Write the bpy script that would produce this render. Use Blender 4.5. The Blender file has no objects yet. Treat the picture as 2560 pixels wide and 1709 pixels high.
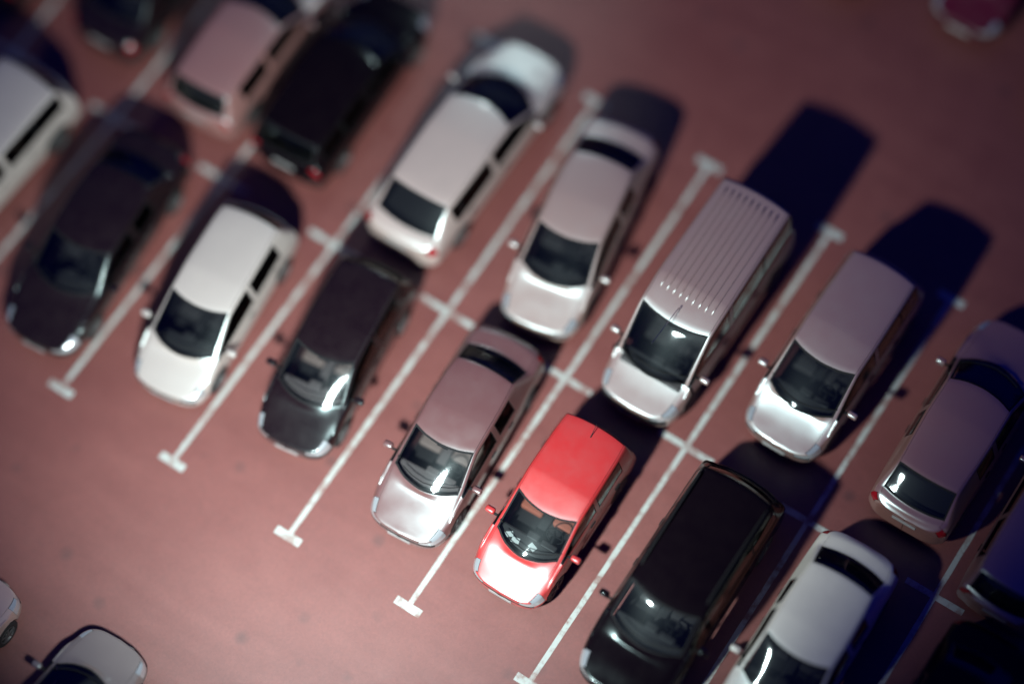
import bpy, bmesh, math, random
import numpy as np
from mathutils import Vector, Matrix, Euler

random.seed(7)
S = bpy.context.scene
COL = S.collection
PI = math.pi

# ------------------------------------------------------------------ camera
cam_d = bpy.data.cameras.new('camera')
cam = bpy.data.objects.new('camera', cam_d)
COL.objects.link(cam)
cam.location = (7.44515130, -14.6233035, 44.5282432)
cam.rotation_euler = (0.396426794, 0.0369113988, 0.578330403)
cam_d.sensor_width = 36.0
cam_d.lens = 6000 / 2560 * 36
cam_d.clip_start = 1.0
cam_d.clip_end = 3000
cam_d.dof.use_dof = True
cam_d.dof.focus_distance = 45.89
cam_d.dof.aperture_fstop = 0.023
S.camera = cam

# ------------------------------------------------------------------ night sky
w = bpy.data.worlds.new('World')
S.world = w
w.use_nodes = True
nt = w.node_tree
bg = nt.nodes['Background']
bg.inputs['Color'].default_value = (0.001, 0.004, 0.105, 1)
bg.inputs['Strength'].default_value = 1.0

# ------------------------------------------------------------------ the light of the lamp mast beside the car park
LAMP = Vector((-2.2, -11.5, 11.6))
ld = bpy.data.lights.new('lamp_light', 'SPOT')
ld.energy = 26500
ld.color = (0.83, 1.0, 1.0)
ld.shadow_soft_size = 0.4
ld.spot_size = math.radians(90)
ld.spot_blend = 1.0
lamp_light = bpy.data.objects.new('lamp_light', ld)
COL.objects.link(lamp_light)

LAMP2 = Vector((-11.5, 15.0, 10.5))
ld2 = bpy.data.lights.new('far_lamp_light', 'SPOT')
ld2.energy = 1700
ld2.color = (0.83, 1.0, 1.0)
ld2.shadow_soft_size = 0.3
ld2.spot_size = math.radians(60)
ld2.spot_blend = 1.0
lamp_light2 = bpy.data.objects.new('far_lamp_light', ld2)
COL.objects.link(lamp_light2)

S.view_settings.view_transform = 'Standard'
S.view_settings.look = 'None'
S.view_settings.exposure = 0
S.view_settings.gamma = 1
S.view_settings.use_curve_mapping = False
S.cycles.max_bounces = 8
S.cycles.transparent_max_bounces = 12
S.cycles.caustics_reflective = False
S.cycles.caustics_refractive = False
S.cycles.use_denoising = True

# ------------------------------------------------------------------ materials
def mat(name):
    m = bpy.data.materials.new(name)
    m.use_nodes = True
    return m, m.node_tree, m.node_tree.nodes['Principled BSDF']

def nd(t, k, **kw):
    n = t.nodes.new(k)
    for a, v in kw.items():
        if a in n.inputs.keys():
            n.inputs[a].default_value = v
        else:
            setattr(n, a, v)
    return n

def plain(name, col, rough=0.5, metal=0.0, spec=0.5):
    m, t, b = mat(name)
    b.inputs['Base Color'].default_value = (*col, 1)
    b.inputs['Roughness'].default_value = rough
    b.inputs['Metallic'].default_value = metal
    b.inputs['Specular IOR Level'].default_value = spec
    return m

def paint(name, col, rough=0.36, ior=2.3, coat=0.35, tint=(0.84, 1.0, 1.0), dust=0.12):
    """car paint: pigment, a broad sheen from the flakes and a thin clear coat, with some dust"""
    m, t, b = mat(name)
    tc = nd(t, 'ShaderNodeTexCoord')
    n1 = nd(t, 'ShaderNodeTexNoise', Scale=3.0, Detail=6.0, Roughness=0.6)
    t.links.new(tc.outputs['Object'], n1.inputs['Vector'])
    mr = nd(t, 'ShaderNodeMapRange')
    mr.inputs['From Min'].default_value = 0.35
    mr.inputs['From Max'].default_value = 0.75
    mr.inputs['To Max'].default_value = dust
    t.links.new(n1.outputs['Fac'], mr.inputs['Value'])
    mx = nd(t, 'ShaderNodeMix', data_type='RGBA')
    mx.inputs['A'].default_value = (*col, 1)
    mx.inputs['B'].default_value = (0.20, 0.13, 0.12, 1)
    t.links.new(mr.outputs['Result'], mx.inputs['Factor'])
    t.links.new(mx.outputs['Result'], b.inputs['Base Color'])
    r2 = nd(t, 'ShaderNodeMapRange')
    r2.inputs['To Min'].default_value = rough - 0.05
    r2.inputs['To Max'].default_value = rough + 0.08
    t.links.new(n1.outputs['Fac'], r2.inputs['Value'])
    t.links.new(r2.outputs['Result'], b.inputs['Roughness'])
    b.inputs['IOR'].default_value = ior
    b.inputs['Specular Tint'].default_value = (*tint, 1)
    b.inputs['Coat Weight'].default_value = coat
    b.inputs['Coat Roughness'].default_value = 0.07
    return m

def glass(name, tint=0.45):
    m = bpy.data.materials.new(name)
    m.use_nodes = True
    t = m.node_tree
    for n in list(t.nodes):
        t.nodes.remove(n)
    out = nd(t, 'ShaderNodeOutputMaterial')
    tr = nd(t, 'ShaderNodeBsdfTransparent')
    tr.inputs['Color'].default_value = (tint * 0.95, tint, tint, 1)
    gl = nd(t, 'ShaderNodeBsdfGlossy')
    gl.inputs['Color'].default_value = (0.95, 1, 1, 1)
    gl.inputs['Roughness'].default_value = 0.05
    gl2 = nd(t, 'ShaderNodeBsdfGlossy')
    gl2.inputs['Color'].default_value = (0.9, 1, 1, 1)
    gl2.inputs['Roughness'].default_value = 0.42
    fr = nd(t, 'ShaderNodeFresnel', IOR=1.6)
    m0 = nd(t, 'ShaderNodeMixShader')
    m0.inputs[0].default_value = 0.004
    t.links.new(tr.outputs[0], m0.inputs[1])
    t.links.new(gl2.outputs[0], m0.inputs[2])
    mx = nd(t, 'ShaderNodeMixShader')
    t.links.new(fr.outputs[0], mx.inputs[0])
    t.links.new(m0.outputs[0], mx.inputs[1])
    t.links.new(gl.outputs[0], mx.inputs[2])
    t.links.new(mx.outputs[0], out.inputs[0])
    return m

def asphalt():
    m, t, b = mat('asphalt')
    tc = nd(t, 'ShaderNodeTexCoord')
    big = nd(t, 'ShaderNodeTexNoise', Scale=0.22, Detail=5.0, Roughness=0.6)
    mid = nd(t, 'ShaderNodeTexNoise', Scale=1.7, Detail=7.0, Roughness=0.62, Distortion=0.4)
    fine = nd(t, 'ShaderNodeTexNoise', Scale=70.0, Detail=3.0, Roughness=0.7)
    mp = nd(t, 'ShaderNodeMapping')
    mp.inputs['Scale'].default_value = (0.28, 1.5, 1)
    mp.inputs['Rotation'].default_value = (0, 0, math.radians(6))
    streak = nd(t, 'ShaderNodeTexNoise', Scale=1.1, Detail=5.0, Roughness=0.6, Distortion=0.25)
    t.links.new(tc.outputs['Object'], mp.inputs['Vector'])
    t.links.new(mp.outputs[0], streak.inputs['Vector'])
    for n in (big, mid, fine):
        t.links.new(tc.outputs['Object'], n.inputs['Vector'])
    r = nd(t, 'ShaderNodeValToRGB')
    e = r.color_ramp.elements
    e[0].position = 0.36; e[0].color = (0.150, 0.034, 0.028, 1)
    e[1].position = 0.66; e[1].color = (0.225, 0.066, 0.055, 1)
    def madd(a, fa, bsock, fb):
        m1 = nd(t, 'ShaderNodeMath', operation='MULTIPLY'); m1.inputs[1].default_value = fa
        t.links.new(a, m1.inputs[0])
        m2 = nd(t, 'ShaderNodeMath', operation='MULTIPLY_ADD'); m2.inputs[1].default_value = fb
        t.links.new(bsock, m2.inputs[0]); t.links.new(m1.outputs[0], m2.inputs[2])
        return m2.outputs[0]
    s = madd(big.outputs['Fac'], 0.30, mid.outputs['Fac'], 0.22)
    s2 = madd(streak.outputs['Fac'], 0.30, fine.outputs['Fac'], 0.18)
    ad = nd(t, 'ShaderNodeMath', operation='ADD')
    t.links.new(s, ad.inputs[0]); t.links.new(s2, ad.inputs[1])
    t.links.new(ad.outputs[0], r.inputs['Fac'])
    # oil stains dripped by the parked cars
    vo = nd(t, 'ShaderNodeTexVoronoi', Scale=0.9)
    t.links.new(tc.outputs['Object'], vo.inputs['Vector'])
    st = nd(t, 'ShaderNodeMapRange')
    st.inputs['From Min'].default_value = 0.05
    st.inputs['From Max'].default_value = 0.16
    st.inputs['To Min'].default_value = 0.8
    st.inputs['To Max'].default_value = 0.0
    t.links.new(vo.outputs['Distance'], st.inputs['Value'])
    mm = nd(t, 'ShaderNodeMath', operation='MULTIPLY')
    t.links.new(st.outputs[0], mm.inputs[0]); t.links.new(mid.outputs['Fac'], mm.inputs[1])
    mx = nd(t, 'ShaderNodeMix', data_type='RGBA')
    mx.inputs['B'].default_value = (0.05, 0.02, 0.02, 1)
    t.links.new(mm.outputs[0], mx.inputs['Factor'])
    t.links.new(r.outputs['Color'], mx.inputs['A'])
    t.links.new(mx.outputs['Result'], b.inputs['Base Color'])
    agg = nd(t, 'ShaderNodeTexVoronoi', Scale=26.0)
    t.links.new(tc.outputs['Object'], agg.inputs['Vector'])
    am = nd(t, 'ShaderNodeMapRange')
    am.inputs['To Min'].default_value = 0.91
    am.inputs['To Max'].default_value = 1.09
    t.links.new(agg.outputs['Color'], am.inputs['Value'])
    hs = nd(t, 'ShaderNodeHueSaturation')
    t.links.new(am.outputs[0], hs.inputs['Value'])
    t.links.new(mx.outputs['Result'], hs.inputs['Color'])
    t.links.new(hs.outputs['Color'], b.inputs['Base Color'])
    b.inputs['Roughness'].default_value = 0.47
    b.inputs['IOR'].default_value = 1.75
    b.inputs['Specular Tint'].default_value = (0.86, 1, 1, 1)
    bp = nd(t, 'ShaderNodeBump', Strength=0.6, Distance=0.012)
    t.links.new(fine.outputs['Fac'], bp.inputs['Height'])
    t.links.new(bp.outputs[0], b.inputs['Normal'])
    return m

def line_paint():
    m, t, b = mat('line_paint')
    tc = nd(t, 'ShaderNodeTexCoord')
    n1 = nd(t, 'ShaderNodeTexNoise', Scale=2.3, Detail=10.0, Roughness=0.72)
    t.links.new(tc.outputs['Object'], n1.inputs['Vector'])
    r = nd(t, 'ShaderNodeValToRGB')
    e = r.color_ramp.elements
    e[0].position = 0.38; e[0].color = (0.24, 0.12, 0.10, 1)
    e[1].position = 0.52; e[1].color = (0.43, 0.43, 0.40, 1)
    t.links.new(n1.outputs['Fac'], r.inputs['Fac'])
    t.links.new(r.outputs['Color'], b.inputs['Base Color'])
    b.inputs['Roughness'].default_value = 0.5
    b.inputs['IOR'].default_value = 1.7
    b.inputs['Specular Tint'].default_value = (0.8, 1, 1, 1)
    return m

M_ASPH = asphalt()
M_LINE = line_paint()
M_GLASS = glass('window_glass', 0.62)
M_DGLASS = glass('privacy_glass', 0.16)
M_TRIM = plain('black_trim', (0.010, 0.009, 0.010), 0.8, 0.0, 0.25)
M_LINING = plain('inner_lining', (0.02, 0.016, 0.017), 0.9)
M_RUBBER = plain('rubber', (0.016, 0.014, 0.014), 0.75)
M_RIM = plain('rim_metal', (0.13, 0.12, 0.12), 0.5, 0.6)
M_CHROME = plain('chrome', (0.7, 0.7, 0.7), 0.15, 1.0)
M_SEAT = plain('seat_cloth', (0.055, 0.045, 0.046), 0.85)
M_SEATB = plain('beige_seat_cloth', (0.30, 0.20, 0.18), 0.85)
M_SEATR = plain('orange_seat_cloth', (0.50, 0.13, 0.08), 0.8)
M_DASH = plain('dashboard_plastic', (0.035, 0.03, 0.031), 0.6)
M_DASHG = plain('grey_dashboard_plastic', (0.16, 0.12, 0.12), 0.6)
M_PAPER = plain('paper', (0.75, 0.75, 0.74), 0.7)
M_PLATE = plain('plate', (0.35, 0.32, 0.31), 0.6)
M_LENS = plain('headlight_lens', (0.55, 0.55, 0.56), 0.14, 0.6)
M_TAIL = plain('tail_light_lens', (0.28, 0.008, 0.014), 0.15)
M_STEEL = plain('galvanised_steel', (0.3, 0.3, 0.31), 0.5, 0.7)

# ------------------------------------------------------------------ object helpers
def tag(o, label, cat, group=None):
    o['label'] = label
    o['category'] = cat
    if group:
        o['group'] = group
    return o

def link(name, me, parent=None, m=None):
    o = bpy.data.objects.new(name, me)
    COL.objects.link(o)
    if m is not None and len(me.materials) == 0:
        me.materials.append(m)
    if parent is not None:
        o.parent = parent
    return o

def bm_obj(name, bm, m, parent=None, smooth=False):
    me = bpy.data.meshes.new(name)
    bm.normal_update()
    bm.to_mesh(me); bm.free()
    if smooth:
        for p in me.polygons:
            p.use_smooth = True
    return link(name, me, parent, m)

def box(bm, c, s, rot=None, bev=0.0):
    r = bmesh.ops.create_cube(bm, size=1.0)
    vs = r['verts']
    bmesh.ops.scale(bm, vec=Vector(s), verts=vs)
    if bev > 0:
        es = list({e for v in vs for e in v.link_edges})
        rr = bmesh.ops.bevel(bm, geom=es, offset=bev, segments=2, affect='EDGES', profile=0.5)
        vs = list({v for f in rr['faces'] for v in f.verts} | {v for v in vs if v.is_valid})
    if rot is not None:
        bmesh.ops.rotate(bm, cent=(0, 0, 0), matrix=rot, verts=vs)
    bmesh.ops.translate(bm, vec=Vector(c), verts=vs)

def tube(bm, pts, r, n=8, closed=False):
    pts = [Vector(p) for p in pts]
    rings = []
    N = len(pts)
    for i, p in enumerate(pts):
        a = pts[(i - 1) % N] if (closed or i > 0) else p
        b = pts[(i + 1) % N] if (closed or i < N - 1) else p
        d = (b - a).normalized()
        up = Vector((0, 0, 1)) if abs(d.z) < 0.9 else Vector((1, 0, 0))
        x = d.cross(up).normalized(); y = x.cross(d)
        rr = r[i] if isinstance(r, (list, tuple)) else r
        rings.append([bm.verts.new(p + x * math.cos(2 * PI * k / n) * rr + y * math.sin(2 * PI * k / n) * rr) for k in range(n)])
    for i in range(N if closed else N - 1):
        A, B = rings[i], rings[(i + 1) % N]
        for k in range(n):
            bm.faces.new((A[k], A[(k + 1) % n], B[(k + 1) % n], B[k]))
    if not closed:
        bm.faces.new(rings[0][::-1]); bm.faces.new(rings[-1])

def lathe_x(bm, prof, n=24):
    """prof: list of (x, r); axis along x"""
    rings = [[bm.verts.new((x, r * math.cos(2 * PI * k / n), r * math.sin(2 * PI * k / n))) for k in range(n)] for x, r in prof]
    for A, B in zip(rings, rings[1:]):
        for k in range(n):
            bm.faces.new((A[k], A[(k + 1) % n], B[(k + 1) % n], B[k]))
    bm.faces.new(rings[0][::-1]); bm.faces.new(rings[-1])

# ------------------------------------------------------------------ ground and bay markings
bm = bmesh.new()
bmesh.ops.create_grid(bm, x_segments=8, y_segments=8, size=1200)
ground = bm_obj('ground', bm, M_ASPH)
ground['kind'] = 'structure'
ground['label'] = 'reddish brown asphalt of the car park'

def strip(name, a, b, wd, z):
    a = Vector(a); b = Vector(b)
    d = (b - a).normalized(); n = Vector((-d.y, d.x)) * wd / 2
    bm = bmesh.new()
    L = (b - a).length
    k = max(2, int(L / 0.25))
    L0 = []; R0 = []
    rn = random.Random(int(a.x * 100 + a.y * 7))
    for i in range(k + 1):
        p = a + d * L * i / k
        j1 = rn.uniform(-0.004, 0.004); j2 = rn.uniform(-0.004, 0.004)
        nn = n.normalized()
        L0.append(bm.verts.new((*(p + n + nn * j1), z))); R0.append(bm.verts.new((*(p - n + nn * j2), z)))
    for i in range(k):
        bm.faces.new((L0[i], R0[i], R0[i + 1], L0[i + 1]))
    o = bm_obj(name, bm, M_LINE, ground)
    return o

# each line: lower end, crossing point, upper end (metres)
LINES = {
 -7: ((-19.7, -5.6), (-19.6, 0), (-19.6, 5.6)),
 -6: ((-17.0, -5.6), (-16.8, 0), (-16.8, 5.6)),
 -5: ((-14.2, -5.6), (-14.0, -0.1), (-13.95, 5.6)),
 -4: ((-11.25, -5.6), (-11.2, -0.05), (-11.1, 5.6)),
 -3: ((-8.42, -5.65), (-8.4, -0.05), (-8.35, 5.6)),
 -2: ((-5.58, -5.68), (-5.6, -0.05), (-5.62, 5.6)),
 -1: ((-2.8, -5.6), (-2.8, 0), (-2.84, 5.6)),
 0: ((-0.02, -5.62), (0, 0.05), (0.04, 5.6)),
 1: ((2.8, -5.6), (2.8, 0), (2.85, 5.6)),
 2: ((5.6, -5.6), (5.6, 0), (5.6, 5.6)),
 3: ((8.4, -5.6), (8.4, 0), (8.4, 5.6)),
}
for k, (a, c, b) in LINES.items():
    strip('bay_line', a, c, 0.105, 0.004)
    strip('bay_line', c, b, 0.105, 0.004)
    strip('cross_mark', (c[0] - 0.62, c[1]), (c[0] + 0.62, c[1]), 0.13, 0.008)
    strip('end_bar', (a[0] - 0.29, a[1]), (a[0] + 0.29, a[1]), 0.17, 0.008)
    strip('end_bar', (b[0] - 0.29, b[1]), (b[0] + 0.29, b[1]), 0.17, 0.008)

# ------------------------------------------------------------------ lamp masts (one stands just below the frame, one beyond its top)
m_em, t_, b_ = mat('lamp_lens')
b_.inputs['Emission Color'].default_value = (1, 0.98, 0.98, 1); b_.inputs['Emission Strength'].default_value = 40
def lamp_mast(P, s, label, light, aim):
    """P: where the lamp head hangs; s: +1 if the arm reaches towards +Y"""
    mast = bpy.data.objects.new('street_lamp', None); COL.objects.link(mast)
    mast.location = (P.x, P.y - 1.3 * s, 0)
    mast.rotation_euler = (0, 0, 0 if s > 0 else PI)
    tag(mast, label, 'street lamp', 'lamp masts of the car park')
    h = P.z
    bm = bmesh.new(); tube(bm, [(0, 0, 0), (0, 0, 6), (0, 0, h + .1)], [0.11, 0.085, 0.05], 12); bm_obj('pole', bm, M_STEEL, mast, True)
    bm = bmesh.new(); tube(bm, [(0, 0, h + .05), (0, 0.35, h + .22), (0, 0.95, h + .26)], 0.035, 8); bm_obj('arm', bm, M_STEEL, mast, True)
    bm = bmesh.new(); box(bm, (0, 0, 0.2), (0.4, 0.4, 0.4), bev=0.02); bm_obj('base', bm, M_STEEL, mast)
    bm = bmesh.new(); box(bm, (0, 1.3, h + .25), (0.5, 0.8, 0.1), bev=0.03); lh = bm_obj('lamp_head', bm, M_STEEL, mast)
    bm = bmesh.new(); box(bm, (0, 1.3, h + .19), (0.4, 0.6, 0.02)); bm_obj('lamp_lens', bm, m_em, lh)
    light.location = P + Vector((0, 0, -0.08))
    light.rotation_euler = (Vector(aim) - P).to_track_quat('-Z', 'Y').to_euler()
lamp_mast(LAMP, 1, 'tall grey steel lamp mast in the lower aisle, out of the picture', lamp_light, (-6.2, 0.2, 0))
lamp_mast(LAMP2, -1, 'tall grey steel lamp mast beyond the upper row of cars', lamp_light2, (-11.0, 4.2, 0))

# ------------------------------------------------------------------ car builder
def pchip(y, nsub, lin=()):
    """y: (n, ...) samples at integer params -> monotone cubic at nsub per interval"""
    y = np.asarray(y, float)
    n = y.shape[0]
    d = np.diff(y, axis=0)
    m = np.zeros_like(y)
    a, b = d[:-1], d[1:]
    same = (a * b) > 0
    hm = np.where(same, 2 * a * b / np.where(same, a + b, 1), 0)
    m[1:-1] = hm
    m[0] = d[0] * 1.0; m[-1] = d[-1] * 1.0
    out = []
    for i in range(n - 1):
        for s in range(nsub):
            t = s / nsub
            h = (2*t**3 - 3*t**2 + 1) * y[i] + (t**3 - 2*t**2 + t) * m[i] + (-2*t**3 + 3*t**2) * y[i+1] + (t**3 - t**2) * m[i+1]
            if i in lin:
                l = y[i] * (1 - t) + y[i + 1] * t
                h = h * 0.25 + l * 0.75
            out.append(h)
    out.append(y[-1])
    return np.array(out)

NS, NC = 6, 3

def car_grid(c):
    L, W, H = c['L'], c['W'], c['H']
    hw = W / 2
    zb, zh, zt_, zn = c['belt'], c['hood'], c['trunk'], c['nose']
    cw, rf, bp, cp, rr, rb = c['cowl'], c['rf'], c['bp'], c['cp'], c['rr'], c['rb']
    rw = c.get('roofw', 0.74)          # roof half width / hw
    tailw = c.get('tailw', 0.95)
    rfd = c.get('rfd', 0.075)
    st = []
    def S_(f, ws, zs, z1, z2, z3, xo, zo, xi, zi, z6, zc, bow=0.0):
        # columns: sill, low, shoulder, belt, rail outer, rail inner, inner top, centre
        xs = [0.92 * ws, 1.0 * ws, 0.99 * ws, 0.945 * ws, xo, xi, xi * 0.55, 0]
        zz = [zs, z1, z2, z3, zo, zi, z6, zc]
        row = []
        for x, z in zip(xs, zz):
            b = bow * (1 - (x / max(xi, 1e-3)) ** 2) if x <= xi else 0.0
            row.append((x * hw, L / 2 - f * L + b, z))
        st.append(row)
    sill = c.get('sill', 0.2)
    # nose
    S_(0.0,   0.0,  sill + .06, 0.40, zn - .12, zn - .06, 0.0, zn - .03, 0.0, zn - .01, zn, zn + .005)
    S_(0.008, 0.50, sill + .05, 0.40, zn - .12, zn - .05, .47, zn - .015, .44, zn + .01, zn + .02, zn + .025)
    S_(0.035, 0.82, sill + .03, 0.40, zn - .11, zn - .03, .76, zn + .0, .68, zn + .035, zn + .05, zn + .055)
    S_(0.095, 0.955, sill, 0.42, zn - .09, zn + .01, .88, zn + .06, .76, zn + .10, zn + .12, zn + .128)
    S_(0.18,  0.99, sill, 0.44, zb - .20, zb - .09, .90, zh - .10, .79, zh - .075, zh - .058, zh - .05)
    S_(cw,    1.0,  sill, 0.44, zb - .17, zb - .02, .88, zh + .0, .81, zh + .03, zh + .038, zh + .045, c.get('bow', 0.26))
    S_(rf,    1.0,  sill, 0.44, zb - .16, zb,        rw + .06, H - .115 - rfd * .45, rw, H - .055 - rfd * .6, H - .03 - rfd * .8, H - .02 - rfd * .85, c.get('bow', 0.26) * 0.55)
    S_(bp,    1.0,  sill, 0.44, zb - .16, zb + .01,  rw + .07, H - .10, rw + .01, H - .04, H - .008, H)
    S_(bp + .028, 1.0, sill, 0.44, zb - .16, zb + .01, rw + .07, H - .10, rw + .01, H - .04, H - .008, H)
    S_(cp,    .995, sill, 0.44, zb - .15, zb + .02,  rw + .05, H - .12, rw - .01, H - .06, H - .025, H - .018)
    S_(rr,    .985, sill, 0.45, zb - .14, zb + .03,  rw + .03, H - .16, rw - .04, H - .09, H - .055, H - .045, -0.05)
    S_(rb,    .965, sill + .02, 0.46, zt_ - .2, zt_ - .07, .84 * tailw / .95, zt_ - .01, .75 * tailw / .95, zt_ + .02, zt_ + .03, zt_ + .035, c.get('rbow', -0.10))
    e = c.get('te', 0.955)
    S_(e,     tailw, sill + .03, 0.46, zt_ - .24, zt_ - .12, .80 * tailw / .95, zt_ - .05, .72, zt_ - .02, zt_ - .01, zt_ - .005, -0.10 if e - rb > .06 else -0.09)
    S_(0.984, 0.80, sill + .06, 0.45, zt_ - .27, zt_ - .17, .70, zt_ - .11, .62, zt_ - .08, zt_ - .07, zt_ - .065, -0.03)
    S_(0.997, 0.50, sill + .08, 0.45, zt_ - .29, zt_ - .20, .45, zt_ - .14, .42, zt_ - .11, zt_ - .10, zt_ - .095)
    S_(1.0,   0.0,  sill + .09, 0.45, zt_ - .30, zt_ - .21, 0.0, zt_ - .15, 0.0, zt_ - .12, zt_ - .11, zt_ - .105)
    A = np.array(st)                                   # 16 x 8 x 3
    mir = A[:, :-1][:, ::-1].copy(); mir[:, :, 0] *= -1
    A = np.concatenate([A, mir], 1)                    # 16 x 15 x 3  (right side x>0 first)
    G = pchip(A, NS, lin=(4, 5, 10))
    G = np.swapaxes(pchip(np.swapaxes(G, 0, 1), NC, lin=(3, 11)), 0, 1)
    return G

def cell_group(i, j, c):
    side = 'R' if j < 7 else 'L'
    k = j if j < 7 else 13 - j                          # folded column cell 0..6
    wagon = c.get('wagon', False)
    van = c.get('van', False)
    if i <= 2:
        if k == 0: return 'front_bumper'
        if k == 1: return 'grille' if i <= 0 or (i == 1) else 'front_bumper'
        if k in (2, 3): return ('headlight' + side) if i >= 1 else 'front_bumper'
        if k == 4: return ('headlight' + side) if i == 2 else 'hood'
        return 'hood'
    if i in (3, 4):
        return 'hood' if k >= 5 else 'body'
    if i == 5:
        if k <= 2: return 'doorF' + side
        if k == 3: return 'winF' + side
        return 'body' if k == 4 else 'windshield'
    if i == 6:
        if k <= 2: return 'doorF' + side
        if k == 3: return 'winF' + side
        return 'body' if k == 4 else 'roof'
    if i == 7:
        if k <= 3 or k == 4: return 'body'
        return 'roof'
    if i == 8:
        if k <= 2: return 'doorR' + side if not c.get('twodoor') else 'body'
        if k == 3: return 'winR' + side
        return 'body' if k == 4 else 'roof'
    if i == 9:
        if k == 3 and wagon: return 'winQ' + side
        return 'body' if k <= 4 else 'roof'
    if i == 10:
        return 'rear_window' if k >= 5 else 'body'
    if i == 11:
        return 'trunk_lid' if k >= 5 else 'body'
    if k <= 1: return 'rear_bumper'
    if k in (2, 3): return 'tail_light' + side if i == 12 else 'trunk_lid'
    if k == 4: return ('tail_light' + side) if (i == 12 and c.get('hatch')) else 'trunk_lid'
    return 'trunk_lid'

NAMES = {'doorF': 'door', 'doorR': 'door', 'winF': 'side_window', 'winR': 'side_window', 'winQ': 'side_window',
         'headlight': 'headlight', 'tail_light': 'tail_light'}

wheel_cache = {}
def wheel_meshes(r, wd):
    key = (r, wd)
    if key in wheel_cache:
        return wheel_cache[key]
    bm = bmesh.new()
    h = wd / 2
    lathe_x(bm, [(-h * .7, r * .60), (-h, r * .66), (-h, r * .9), (-h * .8, r * .985), (0, r), (h * .8, r * .985), (h, r * .9), (h, r * .66), (h * .7, r * .60)], 28)
    me = bpy.data.meshes.new('tyre'); bm.normal_update(); bm.to_mesh(me); bm.free(); me.materials.append(M_RUBBER)
    for p in me.polygons: p.use_smooth = len(p.vertices) == 4
    bm = bmesh.new()
    lathe_x(bm, [(-.01, r * .1), (-.01, r * .15), (-.03, r * .16), (-.03, r * .56), (.005, r * .6), (.005, r * .63), (-.05, r * .64)], 28)
    for a in range(5):
        ang = a * 2 * PI / 5
        box(bm, (0.0, math.cos(ang) * r * .33, math.sin(ang) * r * .33), (0.02, r * .55, r * .13), None)
        vs = bm.verts[-8:]
        bmesh.ops.rotate(bm, cent=(0, math.cos(ang) * r * .33, math.sin(ang) * r * .33), matrix=Matrix.Rotation(ang, 3, 'X'), verts=vs)
    m2 = bpy.data.meshes.new('rim'); bm.normal_update(); bm.to_mesh(m2); bm.free(); m2.materials.append(M_RIM)
    wheel_cache[key] = (me, m2)
    return me, m2

def patch_mesh(name, G, N, cells, m, inset=0.0, off=0.0, lip=0.02, removed=None, band=0.0):
    """one mesh from grid cells; returns mesh plus optional seal band mesh"""
    vid = {}
    co = []; no = []; faces = []
    def v(a, b):
        if (a, b) not in vid:
            vid[(a, b)] = len(co); co.append(np.array(G[a, b])); no.append(N[a, b])
        return vid[(a, b)]
    for (a, b) in cells:
        q = (v(a, b), v(a, b + 1), v(a + 1, b + 1), v(a + 1, b))
        faces.append(q)
    # boundary edges (directed)
    ed = {}
    for q in faces:
        for k in range(4):
            e = (q[k], q[(k + 1) % 4])
            ed[e] = q
    bnd = [(e, q) for e, q in ed.items() if (e[1], e[0]) not in ed]
    if not bnd:
        bverts = {}
    inw = {}
    for (a, b), q in bnd:
        cen = sum(co[k] for k in q) / 4
        ev = co[b] - co[a]; le = np.linalg.norm(ev)
        if le < 1e-6: continue
        mid = (co[a] + co[b]) / 2
        d = cen - mid
        d = d - ev * (d @ ev) / le ** 2
        ld = np.linalg.norm(d)
        if ld < 1e-6: continue
        d /= ld
        for k in (a, b):
            inw.setdefault(k, []).append(d)
    inv = {}
    for k, ds in inw.items():
        s = sum(ds)
        l = np.linalg.norm(s)
        if l < 1e-6: s = ds[0]; l = 1
        u = s / l
        cosv = max(0.5, float(u @ ds[0]))
        inv[k] = u / cosv
    newco = [c_ + n_ * off for c_, n_ in zip(co, no)]
    for k, u in inv.items():
        newco[k] = newco[k] + u * inset
    verts = [tuple(x) for x in newco]
    norms = [tuple(x) for x in no]
    fcs = [q for q in faces]
    if lip > 0:
        for (a, b), q in bnd:
            base = len(verts)
            na = -inv.get(a, np.zeros(3)); nb = -inv.get(b, np.zeros(3))
            A, B = newco[a], newco[b]
            verts += [tuple(A), tuple(B), tuple(B - no[b] * lip), tuple(A - no[a] * lip)]
            norms += [tuple(na), tuple(nb), tuple(nb), tuple(na)]
            fcs.append((base + 1, base, base + 3, base + 2))
    me = bpy.data.meshes.new(name)
    # drop degenerate
    def ok(q):
        P = [np.array(verts[k]) for k in q]
        return np.linalg.norm(np.cross(P[2] - P[0], P[3] - P[1])) > 1e-7
    fcs = [q for q in fcs if ok(q)]
    me.from_pydata(verts, [], fcs)
    me.update()
    for p in me.polygons: p.use_smooth = True
    nn = []
    for x in norms:
        l = math.sqrt(sum(k * k for k in x))
        nn.append(tuple(k / l for k in x) if l > 1e-6 else (0, 0, 1))
    me.normals_split_custom_set_from_vertices(nn)
    me.materials.append(m)
    seal = None
    if band > 0:
        vs = []; fs = []; ns = []
        for (a, b), q in bnd:
            if a not in inv or b not in inv: continue
            base = len(vs)
            o1 = no[a] * (off + 0.0025); o2 = no[b] * (off + 0.0025)
            vs += [tuple(co[a] + o1 - inv[a] * .002), tuple(co[b] + o2 - inv[b] * .002), tuple(co[b] + inv[b] * band + o2), tuple(co[a] + inv[a] * band + o1)]
            ns += [tuple(no[a]), tuple(no[b])] * 2
            fs.append((base, base + 1, base + 2, base + 3))
        seal = bpy.data.meshes.new('window_seal')
        seal.from_pydata(vs, [], fs); seal.update()
        seal.materials.append(M_TRIM)
    return me, seal

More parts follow.
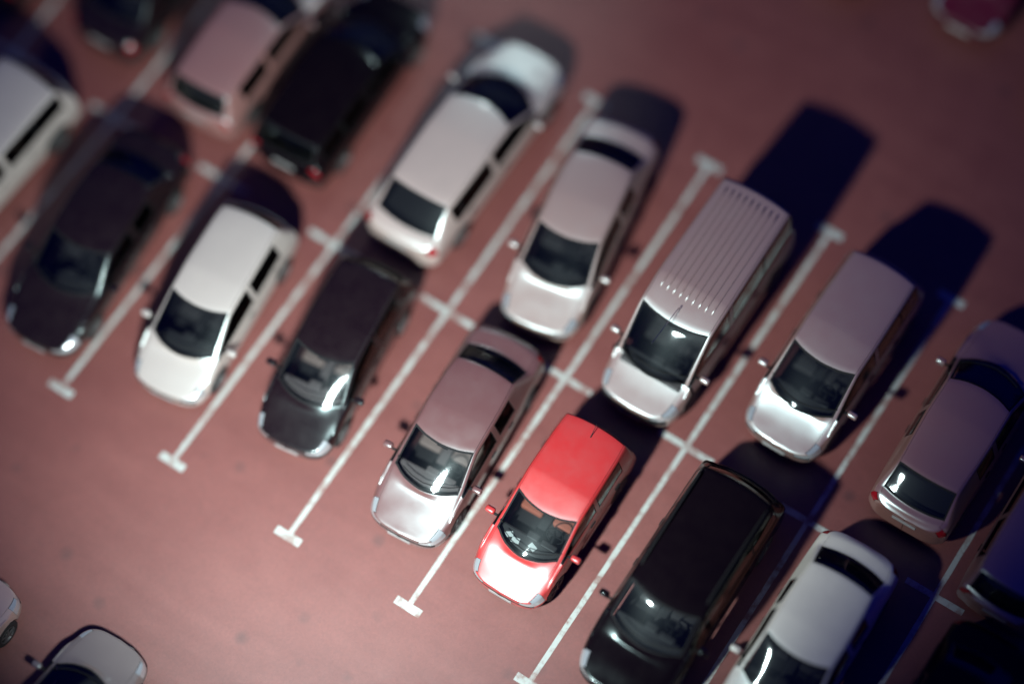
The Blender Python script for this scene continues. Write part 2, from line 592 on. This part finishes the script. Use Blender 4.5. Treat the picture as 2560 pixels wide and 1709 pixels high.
SEATPOS_CACHE = {}
def seat_mesh(big=False):
    bm = bmesh.new()
    wd = 1.15 if big else 0.48
    box(bm, (0, 0.02, 0.10), (wd, 0.50, 0.16), Matrix.Rotation(math.radians(6), 3, 'X'), 0.045)
    box(bm, (0, -0.27, 0.40), (wd * .96, 0.15, 0.62), Matrix.Rotation(math.radians(14), 3, 'X'), 0.05)
    return bm

def car(c, x, y, rot, paint_m, label, cat, group, seat_m=M_SEAT, dash_m=M_DASH, extras=()):
    """c: proportions; (x, y) centre on the ground; rot 0 = nose towards -Y (down the picture)"""
    root = bpy.data.objects.new(c.get('kind', 'parked_car'), None)
    COL.objects.link(root)
    root.location = (x, y, 0)
    root.rotation_euler = (0, 0, PI + math.radians(rot))
    tag(root, label, cat, group)
    L, W, H = c['L'], c['W'], c['H']
    hw = W / 2
    G = car_grid(c)
    # wheel arches
    r = c.get('wr', 0.31); ra = r + 0.045
    wy = [L / 2 - c.get('wf', 0.19) * L, L / 2 - c.get('wb', 0.815) * L]
    nI, nJ = G.shape[0] - 1, G.shape[1] - 1
    cells = {}
    removed = set()
    for a in range(nI):
        for b in range(nJ):
            i, j = a // NS, b // NC
            k = j if j < 7 else 13 - j
            if k <= 2 and 2 <= i <= 13:
                cen = (G[a, b] + G[a + 1, b] + G[a, b + 1] + G[a + 1, b + 1]) / 4
                if any(math.hypot(cen[1] - yy, cen[2] - r) < ra for yy in wy):
                    removed.add((a, b)); continue
            cells[(a, b)] = cell_group(i, j, c)
    touch = set()
    for (a, b) in removed:
        for q in ((a, b), (a + 1, b), (a, b + 1), (a + 1, b + 1)): touch.add(q)
    for (a, b) in touch:
        p = G[a, b]
        for yy in wy:
            d = math.hypot(p[1] - yy, p[2] - r)
            if 1e-4 < d < ra + 0.12:
                s = ra / d
                if p[2] - r < -0.02: continue
                G[a, b][1] = yy + (p[1] - yy) * s; G[a, b][2] = r + (p[2] - r) * s
    # normals
    du = np.zeros_like(G); dv = np.zeros_like(G)
    du[1:-1] = G[2:] - G[:-2]; du[0] = G[1] - G[0]; du[-1] = G[-1] - G[-2]
    dv[:, 1:-1] = G[:, 2:] - G[:, :-2]; dv[:, 0] = G[:, 1] - G[:, 0]; dv[:, -1] = G[:, -1] - G[:, -2]
    N = np.cross(du, dv)
    ln = np.linalg.norm(N, axis=2, keepdims=True)
    N = N / np.where(ln > 1e-9, ln, 1)
    # ends: nose and tail seams point forward / back
    N[0, :] = (0, 1, 0); N[-1, :] = (0, -1, 0)
    N[:2][np.linalg.norm(N[:2], axis=2) < .5] = (0, 1, 0)
    # orientation check
    mid = N[nI // 2, nJ // 2]
    if mid[2] < 0:
        N[1:-1] *= -1
    flip = mid[2] < 0
    groups = {}
    for q, g in cells.items(): groups.setdefault(g, []).append(q)
    rear_glass = M_DGLASS if c.get('privacy') else M_GLASS
    order = sorted(groups)
    for g in order:
        cl = groups[g]
        base = g[:-1] if g[-1] in 'LR' and g[:-1] in NAMES else g
        nm = NAMES.get(base, base)
        if base in ('windshield', 'rear_window', 'winF', 'winR', 'winQ'):
            mm = M_GLASS if base in ('windshield', 'winF') else rear_glass
            me, seal = patch_mesh(nm, G, N, cl, mm, 0.0, -0.004, 0.0, band=0.035 if base in ('windshield', 'rear_window') else 0.02)
            o = link(nm, me, root)
            link('window_seal', seal, o)
            continue
        mm = paint_m
        inset, lip = 0.006, 0.02
        if base == 'grille': mm = M_TRIM
        if base == 'headlight': mm = M_LENS
        if base == 'tail_light': mm = M_TAIL
        if base == 'body': inset = 0.0
        if base == 'roof': inset = 0.008
        if base in ('front_bumper', 'rear_bumper') and c.get('black_bumper'): mm = M_TRIM
        me, _ = patch_mesh(nm, G, N, cl, mm, inset, 0.0, lip)
        o = link(nm, me, root)
        if base in ('doorF', 'doorR'):
            sx = 1 if g[-1] == 'R' else -1
            ys = [G[a, b][1] for a, b in cl]
            yh = min(ys) + 0.16
            bm = bmesh.new(); box(bm, (sx * (hw - 0.006), yh, c['belt'] - 0.17), (0.03, 0.17, 0.028), bev=0.008)
            bm_obj('door_handle', bm, M_TRIM, o)
        if base == 'grille':
            for q in range(3):
                bm = bmesh.new()
                zz = 0.44 + q * (c['nose'] - .12 - .44) / 3
                tube(bm, [(sx_ * hw * .46, L / 2 - (0.012 if abs(sx_) > .9 else 0.0) * L * .7 + 0.008, zz) for sx_ in (-1, 0, 1)], 0.008, 6)
                bm_obj('grille_bar', bm, M_CHROME if c.get('chrome') else M_RUBBER, o)
    # dark lining under the panels
    non = [q for q, g in cells.items() if g[:3] not in ('win', 'rea') or g == 'rear_bumper']
    non = [q for q in non if cells[q] != 'rear_window']
    me, _ = patch_mesh('inner_lining', G, N, [q for q in non if not cells[q].startswith('win')], M_LINING, 0.0, -0.028, 0.0)
    link('inner_lining', me, root)
    # floor pan
    bm = bmesh.new(); box(bm, (0, 0, 0.27), (W * .80, L * .90, 0.06)); box(bm, (0, 0, .4), (W * .62, L * .86, .2)); bm_obj('floor_pan', bm, M_LINING, root)
    # wheels
    ty, ri = wheel_meshes(r, 0.20)
    for yy in wy:
        for sx in (-1, 1):
            o = link('wheel', ty, root); o.location = (sx * (hw - 0.115), yy, r)
            q = link('rim', ri, o); q.location = (sx * 0.098, 0, 0)
            if sx < 0: q.rotation_euler = (0, 0, PI)
    # mirrors
    ym = L / 2 - (c['cowl'] + 0.055) * L
    for sx in (-1, 1):
        bm = bmesh.new()
        box(bm, (sx * (hw + 0.12), ym, c['belt'] + 0.04), (0.20, 0.12, 0.13), bev=0.035)
        o = bm_obj('side_mirror', bm, M_TRIM if c.get('black_mirror') else paint_m, root, True)
        bm = bmesh.new(); box(bm, (sx * (hw + 0.02), ym + 0.01, c['belt'] - 0.01), (0.14, 0.05, 0.035), bev=0.01); bm_obj('mirror_arm', bm, M_TRIM, o)
        bm = bmesh.new(); box(bm, (sx * (hw + 0.12), ym - 0.062, c['belt'] + 0.04), (0.16, 0.004, 0.10)); bm_obj('mirror_glass', bm, M_CHROME, o)
    # plates
    bm = bmesh.new(); box(bm, (0, L / 2 + 0.012, 0.38), (0.50, 0.012, 0.11)); bm_obj('number_plate', bm, M_PLATE, root)
    bm = bmesh.new(); box(bm, (0, -L / 2 - 0.008, c['trunk'] - 0.27 if c['trunk'] > .85 else .5), (0.50, 0.012, 0.11)); bm_obj('number_plate', bm, M_PLATE, root)
    # wipers resting at the foot of the windshield
    iw = 5 * NS
    for s0, s1 in ((0.30, 0.78), (0.80, 1.28)):
        pts = []
        for q in range(6):
            jj = int(round((s0 + (s1 - s0) * q / 5) * 7 * NC))
            jj = min(max(jj, 5 * NC), 9 * NC)
            A = G[iw + 1, jj] * (1 - q * .05) + G[iw + 2, jj] * (q * .05)
            pts.append(A + N[iw + 1, jj] * 0.016)
        pts = [p for n_, p in enumerate(pts) if n_ == 0 or np.linalg.norm(p - pts[n_ - 1]) > 1e-3]
        if len(pts) > 1:
            bm = bmesh.new(); tube(bm, [tuple(p) for p in pts], 0.009, 6); bm_obj('wiper', bm, M_TRIM, root)
    # interior
    yc = L / 2 - c['cowl'] * L
    zf = 0.33
    bm = bmesh.new()
    box(bm, (0, yc - 0.03, c['hood'] - 0.145), (W * .76, 0.34, 0.14), Matrix.Rotation(math.radians(-6), 3, 'X'), 0.04)
    box(bm, (-.36, yc - 0.19, c['hood'] - 0.07), (0.34, 0.14, 0.08), None, 0.03)
    box(bm, (0, yc - 0.22, c['hood'] - 0.18), (0.26, 0.16, 0.26), None, 0.03)
    d_ = bm_obj('dashboard', bm, dash_m, root, False)
    bm = bmesh.new(); box(bm, (0, yc - 0.75, 0.50), (0.20, 0.95, 0.22), None, 0.03); bm_obj('centre_console', bm, dash_m, root)
    bm = bmesh.new()
    R3 = Matrix.Rotation(math.radians(-62), 3, 'X')
    ring = [R3 @ Vector((0.18 * math.cos(a * PI / 10), 0.18 * math.sin(a * PI / 10), 0)) + Vector((-.36, yc - 0.42, c['hood'] - .03)) for a in range(20)]
    tube(bm, ring, 0.014, 6, True)
    tube(bm, [ring[0], ring[10]], 0.018, 6); tube(bm, [Vector((-.36, yc - 0.42, c['hood'] - .03)), Vector((-.36, yc - 0.2, c['hood'] - .1))], 0.03, 6)
    bm_obj('steering_wheel', bm, M_TRIM, root, True)
    rows = c.get('rows', 2)
    ysf = yc - 0.95
    for sx in (-1, 1):
        o = bm_obj('seat', seat_mesh(), seat_m, root, True); o.location = (sx * .36, ysf, zf + .08)
        bm = bmesh.new(); box(bm, (0, -0.385, 0.80), (0.26, 0.09, 0.17), None, 0.03); bm_obj('headrest', bm, seat_m, o, True)
    for q in range(1, rows):
        o = bm_obj('rear_seat', seat_mesh(True), seat_m, root, True); o.location = (0, ysf - 0.85 * q, zf + .08)
        for sx in (-1, 1):
            bm = bmesh.new(); box(bm, (sx * .33, -0.385, 0.76), (0.24, 0.08, 0.13), None, 0.03); bm_obj('headrest', bm, seat_m, o, True)
    # rear parcel shelf
    if L / 2 - c['rb'] * L < ysf - .85 - .45:
        y1, y0 = ysf - .85 - .42, L / 2 - c['rb'] * L + 0.02
        bm = bmesh.new(); box(bm, (0, (y0 + y1) / 2, c['belt'] - 0.03), (W * .70, abs(y1 - y0), 0.03)); bm_obj('parcel_shelf', bm, dash_m, root)
    # rear-view mirror
    yr = L / 2 - c['rf'] * L
    bm = bmesh.new(); box(bm, (0, yr + 0.12, H - 0.24 - c.get('rfd', .075) * .5), (0.24, 0.03, 0.065), None, 0.012); bm_obj('rear_view_mirror', bm, M_TRIM, root)
    # sun visors
    for sx in (-1, 1):
        bm = bmesh.new(); box(bm, (sx * .33, yr - .02, H - 0.19 - c.get('rfd', .075) * .6), (0.36, 0.13, 0.02), None, 0.008); bm_obj('sun_visor', bm, M_DASHG, root)
    # extras
    for e in extras:
        if e == 'antenna':
            ya = L / 2 - (c['rr'] - 0.06) * L
            bm = bmesh.new(); tube(bm, [(0.0, ya, H - .04), (0, ya - .02, H + .0), (0, ya - 0.24, H + .16)], [0.02, .008, 0.005], 6); bm_obj('antenna', bm, M_TRIM, root)
        if e == 'front_antenna':
            ya = L / 2 - (c['rf'] + 0.03) * L
            bm = bmesh.new(); tube(bm, [(0.02, ya, H - .02), (0.02, ya + .05, H + .03), (0.05, ya + 0.95, H + .12)], [0.02, .008, 0.006], 6); bm_obj('antenna', bm, M_CHROME, root)
        if e == 'rails':
            for sx in (-1, 1):
                xr = sx * hw * (c.get('roofw', .74) - .03)
                y0 = L / 2 - (c['rf'] + .06) * L; y1 = L / 2 - (c['rr'] - .02) * L
                bm = bmesh.new(); tube(bm, [(xr, y0, H - .04), (xr, y0 - .12, H + .03), (xr, (y0 + y1) / 2, H + .05), (xr, y1 + .12, H + .01), (xr, y1, H - .06)], 0.02, 8)
                bm_obj('roof_rail', bm, M_TRIM, root, True)
        if e == 'ribs':
            for q in range(9):
                xr = (q - 4) / 4.0 * hw * .64
                pts = []
                for ia in range(6 * NS + 3, 10 * NS - 1):
                    row = G[ia]
                    o_ = np.argsort(row[:, 0])
                    pts.append((xr, np.interp(xr, row[o_, 0], row[o_, 1]), np.interp(xr, row[o_, 0], row[o_, 2]) + .012))
                bm = bmesh.new(); tube(bm, pts, 0.017, 6)
                bm_obj('roof_rib', bm, paint_m, root, True)
        if e == 'sunroof':
            yy = L / 2 - (c['rf'] + .13) * L
            bm = bmesh.new(); box(bm, (0, yy, H - .004), (W * .46, 0.5, 0.016), None, 0.006); bm_obj('sunroof', bm, M_DGLASS, root)
        if e == 'papers':
            for (px, py, a) in ((.25, .03, 10), (-.1, -.02, -20), (.42, -.01, 35)):
                bm = bmesh.new(); box(bm, (px, yc + py, c['hood'] - .062), (0.16, 0.11, 0.004), Matrix.Rotation(math.radians(a), 3, 'Z')); bm_obj('paper_sheet', bm, M_PAPER, d_)
        if e == 'spoiler':
            yy = L / 2 - c['rr'] * L - .06
            bm = bmesh.new(); box(bm, (0, yy, H - .06), (W * .62, 0.16, 0.03), None, 0.012); bm_obj('spoiler', bm, paint_m, root)
    return root

def cfg(base, **kw):
    d = dict(base); d.update(kw); return d

HATCH = dict(kind='hatchback_car', L=3.75, W=1.64, H=1.44, belt=.92, hood=.90, trunk=.95, nose=.60, cowl=.265, rf=.45, bp=.60, cp=.83, rr=.905, rb=.962, te=.976, hatch=True)
SEDAN = dict(kind='sedan_car', L=4.45, W=1.74, H=1.44, belt=.92, hood=.90, trunk=1.0, nose=.60, cowl=.275, rf=.43, bp=.55, cp=.70, rr=.755, rb=.865, te=.95)
WAGON = dict(kind='estate_car', L=4.4, W=1.74, H=1.48, belt=.94, hood=.92, trunk=1.0, nose=.62, cowl=.255, rf=.42, bp=.55, cp=.75, rr=.91, rb=.962, te=.976, wagon=True, hatch=True)
SUV = dict(kind='suv_car', L=4.7, W=1.88, H=1.72, belt=1.06, hood=1.05, trunk=1.12, nose=.80, cowl=.25, rf=.39, bp=.53, cp=.74, rr=.91, rb=.962, te=.976, wagon=True, hatch=True, wr=.36, sill=.26, roofw=.78, privacy=True)
MPV = dict(kind='minivan_car', L=4.45, W=1.78, H=1.60, belt=.98, hood=.96, trunk=1.02, nose=.60, cowl=.215, rf=.40, bp=.54, cp=.77, rr=.92, rb=.962, te=.976, wagon=True, hatch=True, roofw=.77)
VAN = dict(kind='van', L=5.0, W=1.86, H=2.05, belt=1.10, hood=1.05, trunk=1.15, nose=.70, cowl=.17, rf=.335, bp=.47, cp=.74, rr=.955, rb=.972, te=.982, wagon=True, hatch=True, wr=.33, sill=.24, roofw=.82, privacy=True, bow=.22, rows=3, rfd=.19)

P_RED = paint('red_car_paint', (0.43, 0.022, 0.020), rough=.36, ior=1.9)
P_WHITE = paint('white_car_paint', (0.47, 0.38, 0.34), rough=.38, ior=2.7)
P_WHITE2 = paint('warm_white_car_paint', (0.47, 0.34, 0.30), rough=.37, ior=2.6)
P_SILVER = paint('silver_car_paint', (0.28, 0.135, 0.11), rough=.40, ior=3.9)
P_SEDAN = paint('pale_silver_car_paint', (0.36, 0.21, 0.17), rough=.40, ior=3.7)
P_PALE = paint('clean_white_car_paint', (0.78, 0.68, 0.58), rough=.38, ior=2.2)
P_VAN = paint('van_white_paint', (0.31, 0.17, 0.14), rough=.38, ior=3.9)
P_MAUVE = paint('mauve_brown_car_paint', (0.27, 0.115, 0.09), rough=.31, ior=2.9)
P_GREY = paint('grey_car_paint', (0.17, 0.13, 0.12), rough=.36, ior=2.4)
P_BROWN = paint('brown_car_paint', (0.140, 0.055, 0.050), rough=.31, ior=2.4)
P_ROSE = paint('rosy_beige_car_paint', (0.29, 0.125, 0.11), rough=.38, ior=2.4)
P_BLACK = paint('black_car_paint', (0.004, 0.002, 0.003), rough=.17, ior=1.28, coat=.08, dust=.008)
P_BLACK2 = paint('worn_black_car_paint', (0.009, 0.004, 0.005), rough=.27, ior=1.45, coat=.35, dust=.02)
P_DARK = paint('dark_plum_car_paint', (0.035, 0.014, 0.018), rough=.34, ior=1.7, coat=.7, dust=.10)
P_CRIM = paint('crimson_car_paint', (0.085, 0.0, 0.014), rough=.5, ior=1.4)

LOW = 'cars parked nose down in the lower row'
UP = 'cars parked in the upper row of bays'
FAR = 'cars parked across the dark upper aisle'
OPP = 'cars parked across the lower aisle'

# lower row, left to right
car(cfg(SUV, L=4.9, W=1.84, H=1.66, privacy=False), -15.5, -2.75, -3, P_WHITE, 'pale grey suv cut by the left edge of the picture', 'car', LOW, M_SEATB)
car(cfg(SEDAN, L=5.0, W=1.80, H=1.45), -12.33, -2.75, 5, P_BLACK2, 'black sedan in the lower row between the pale suv and the white hatchback', 'car', LOW)
car(cfg(HATCH, L=4.25, W=1.72, H=1.46, rf=.43, cowl=.235, bp=.57), -9.5, -2.60, 6, P_WHITE, 'white hatchback with dim red tail lights and a wide white roof in the lower row', 'car', LOW)
car(cfg(HATCH, L=4.15, W=1.72, H=1.46, chrome=True), -6.78, -2.25, 7, P_BLACK2, 'black hatchback in the lower row with bright reflections on its windshield and nose', 'car', LOW, M_SEATB, M_DASHG)
car(cfg(SEDAN, L=4.55, W=1.74, cowl=.25, rf=.42, rr=.77, rb=.87, bp=.54), -3.80, -2.35, 4, P_BROWN, 'mauve brown sedan just left of the small red hatchback', 'car', LOW, M_SEATB, M_DASHG)
car(cfg(HATCH, L=3.74, W=1.68, rf=.475, cowl=.27, bow=.30, rfd=.12, rr=.95, rb=.972, te=.98, cp=.86, roofw=.78, tailw=.97, nose=.57), -1.38, -2.68, 1, P_RED, 'small bright red hatchback, the only vivid red car, parked between two white lines', 'car', LOW, M_SEATR, M_DASH, ('antenna', 'papers'))
car(cfg(SUV, L=4.95, W=1.92, H=1.66), 1.50, -2.65, 0, P_BLACK, 'large glossy black suv with roof rails, right of the red hatchback', 'car', LOW, M_SEAT, M_DASH, ('rails',))
car(cfg(SEDAN, L=4.6, W=1.80, rf=.44, rr=.79, rb=.89, H=1.45), 4.05, -2.40, 0, P_PALE, 'white car at the lower right with a dark oval rear window, beside the black suv', 'car', LOW, M_SEAT, M_DASH, ())
car(cfg(SEDAN, L=4.6, W=1.78), 7.0, -2.6, 0, P_BLACK, 'nearly black car hidden in shadow in the bottom right corner', 'car', LOW)

# upper row, left to right
car(cfg(WAGON, L=4.5), -18.0, 3.0, 180, P_BLACK2, 'dark estate car beyond the top left corner', 'car', UP)
car(cfg(SEDAN, L=4.6), -15.1, 3.25, 182, P_BLACK2, 'dark sedan at the top left edge with only its tail in the picture', 'car', UP)
car(cfg(HATCH, L=4.3, W=1.76, H=1.46), -12.35, 2.75, 182, P_ROSE, 'rosy beige hatchback near the top left showing a dark rear window and red lights', 'car', UP)
car(cfg(WAGON, L=4.6, W=1.84, H=1.52, privacy=True), -10.15, 2.95, 182, P_BLACK, 'black estate car in the upper row left of the pale car whose nose points up', 'car', UP)
car(cfg(SEDAN, L=5.25, W=1.86, H=1.5, cowl=.25, rf=.40, bp=.54, cp=.77, rr=.82, rb=.925, te=.955, bow=.34, wagon=True), -7.1, 3.05, 180, P_WHITE2, 'warm white car in the upper row pointing up with a big pale hood', 'car', UP)
car(cfg(SEDAN, L=4.75, W=1.76, cowl=.235, rf=.40, rr=.76, rb=.87), -4.18, 2.72, 9, P_SEDAN, 'silvery sedan standing slightly askew left of the ribbed van', 'car', UP)
car(cfg(VAN, L=4.95, W=1.80), -1.24, 2.40, 0, P_VAN, 'tall white van with a ribbed roof parked directly behind the red hatchback', 'van', UP, M_SEAT, M_DASH, ('ribs', 'front_antenna'))
car(cfg(MPV, L=4.35), 1.55, 3.0, -1, P_SILVER, 'silver minivan with a shining hood, right of the ribbed van', 'car', UP, M_SEAT, M_DASH, ())
car(cfg(SEDAN, L=4.75, W=1.76, rf=.41, rr=.83, rb=.93, te=.96), 4.42, 3.1, 180, P_MAUVE, 'brownish mauve car near the right edge with red tail lights facing down', 'car', UP)
car(cfg(HATCH, L=4.3, W=1.74), 6.75, 2.2, 180, P_MAUVE, 'dusky mauve hatchback cut by the right edge of the picture', 'car', UP)

# across the upper aisle, in the dark
car(cfg(SEDAN, L=4.6), -2.85, 12.75, 0, P_BLACK, 'black sedan at the top edge left of the crimson car', 'car', FAR)
car(cfg(HATCH, L=4.1), 0.0, 12.95, 0, P_CRIM, 'crimson car whose nose shows dimly in the dark top right corner', 'car', FAR)
car(cfg(SEDAN, L=4.6), 2.8, 12.4, 0, P_BLACK, 'black sedan in the dark top right corner right of the crimson car', 'car', FAR)

# across the lower aisle
car(cfg(HATCH, L=4.0), -6.9, -11.2, 180, P_GREY, 'silver grey hatchback at the bottom left edge, nose towards the empty aisle', 'car', OPP)
car(cfg(HATCH, L=4.0), -9.7, -11.5, 180, P_SEDAN, 'pale hatchback in the bottom left corner, mostly out of the picture', 'car', OPP)
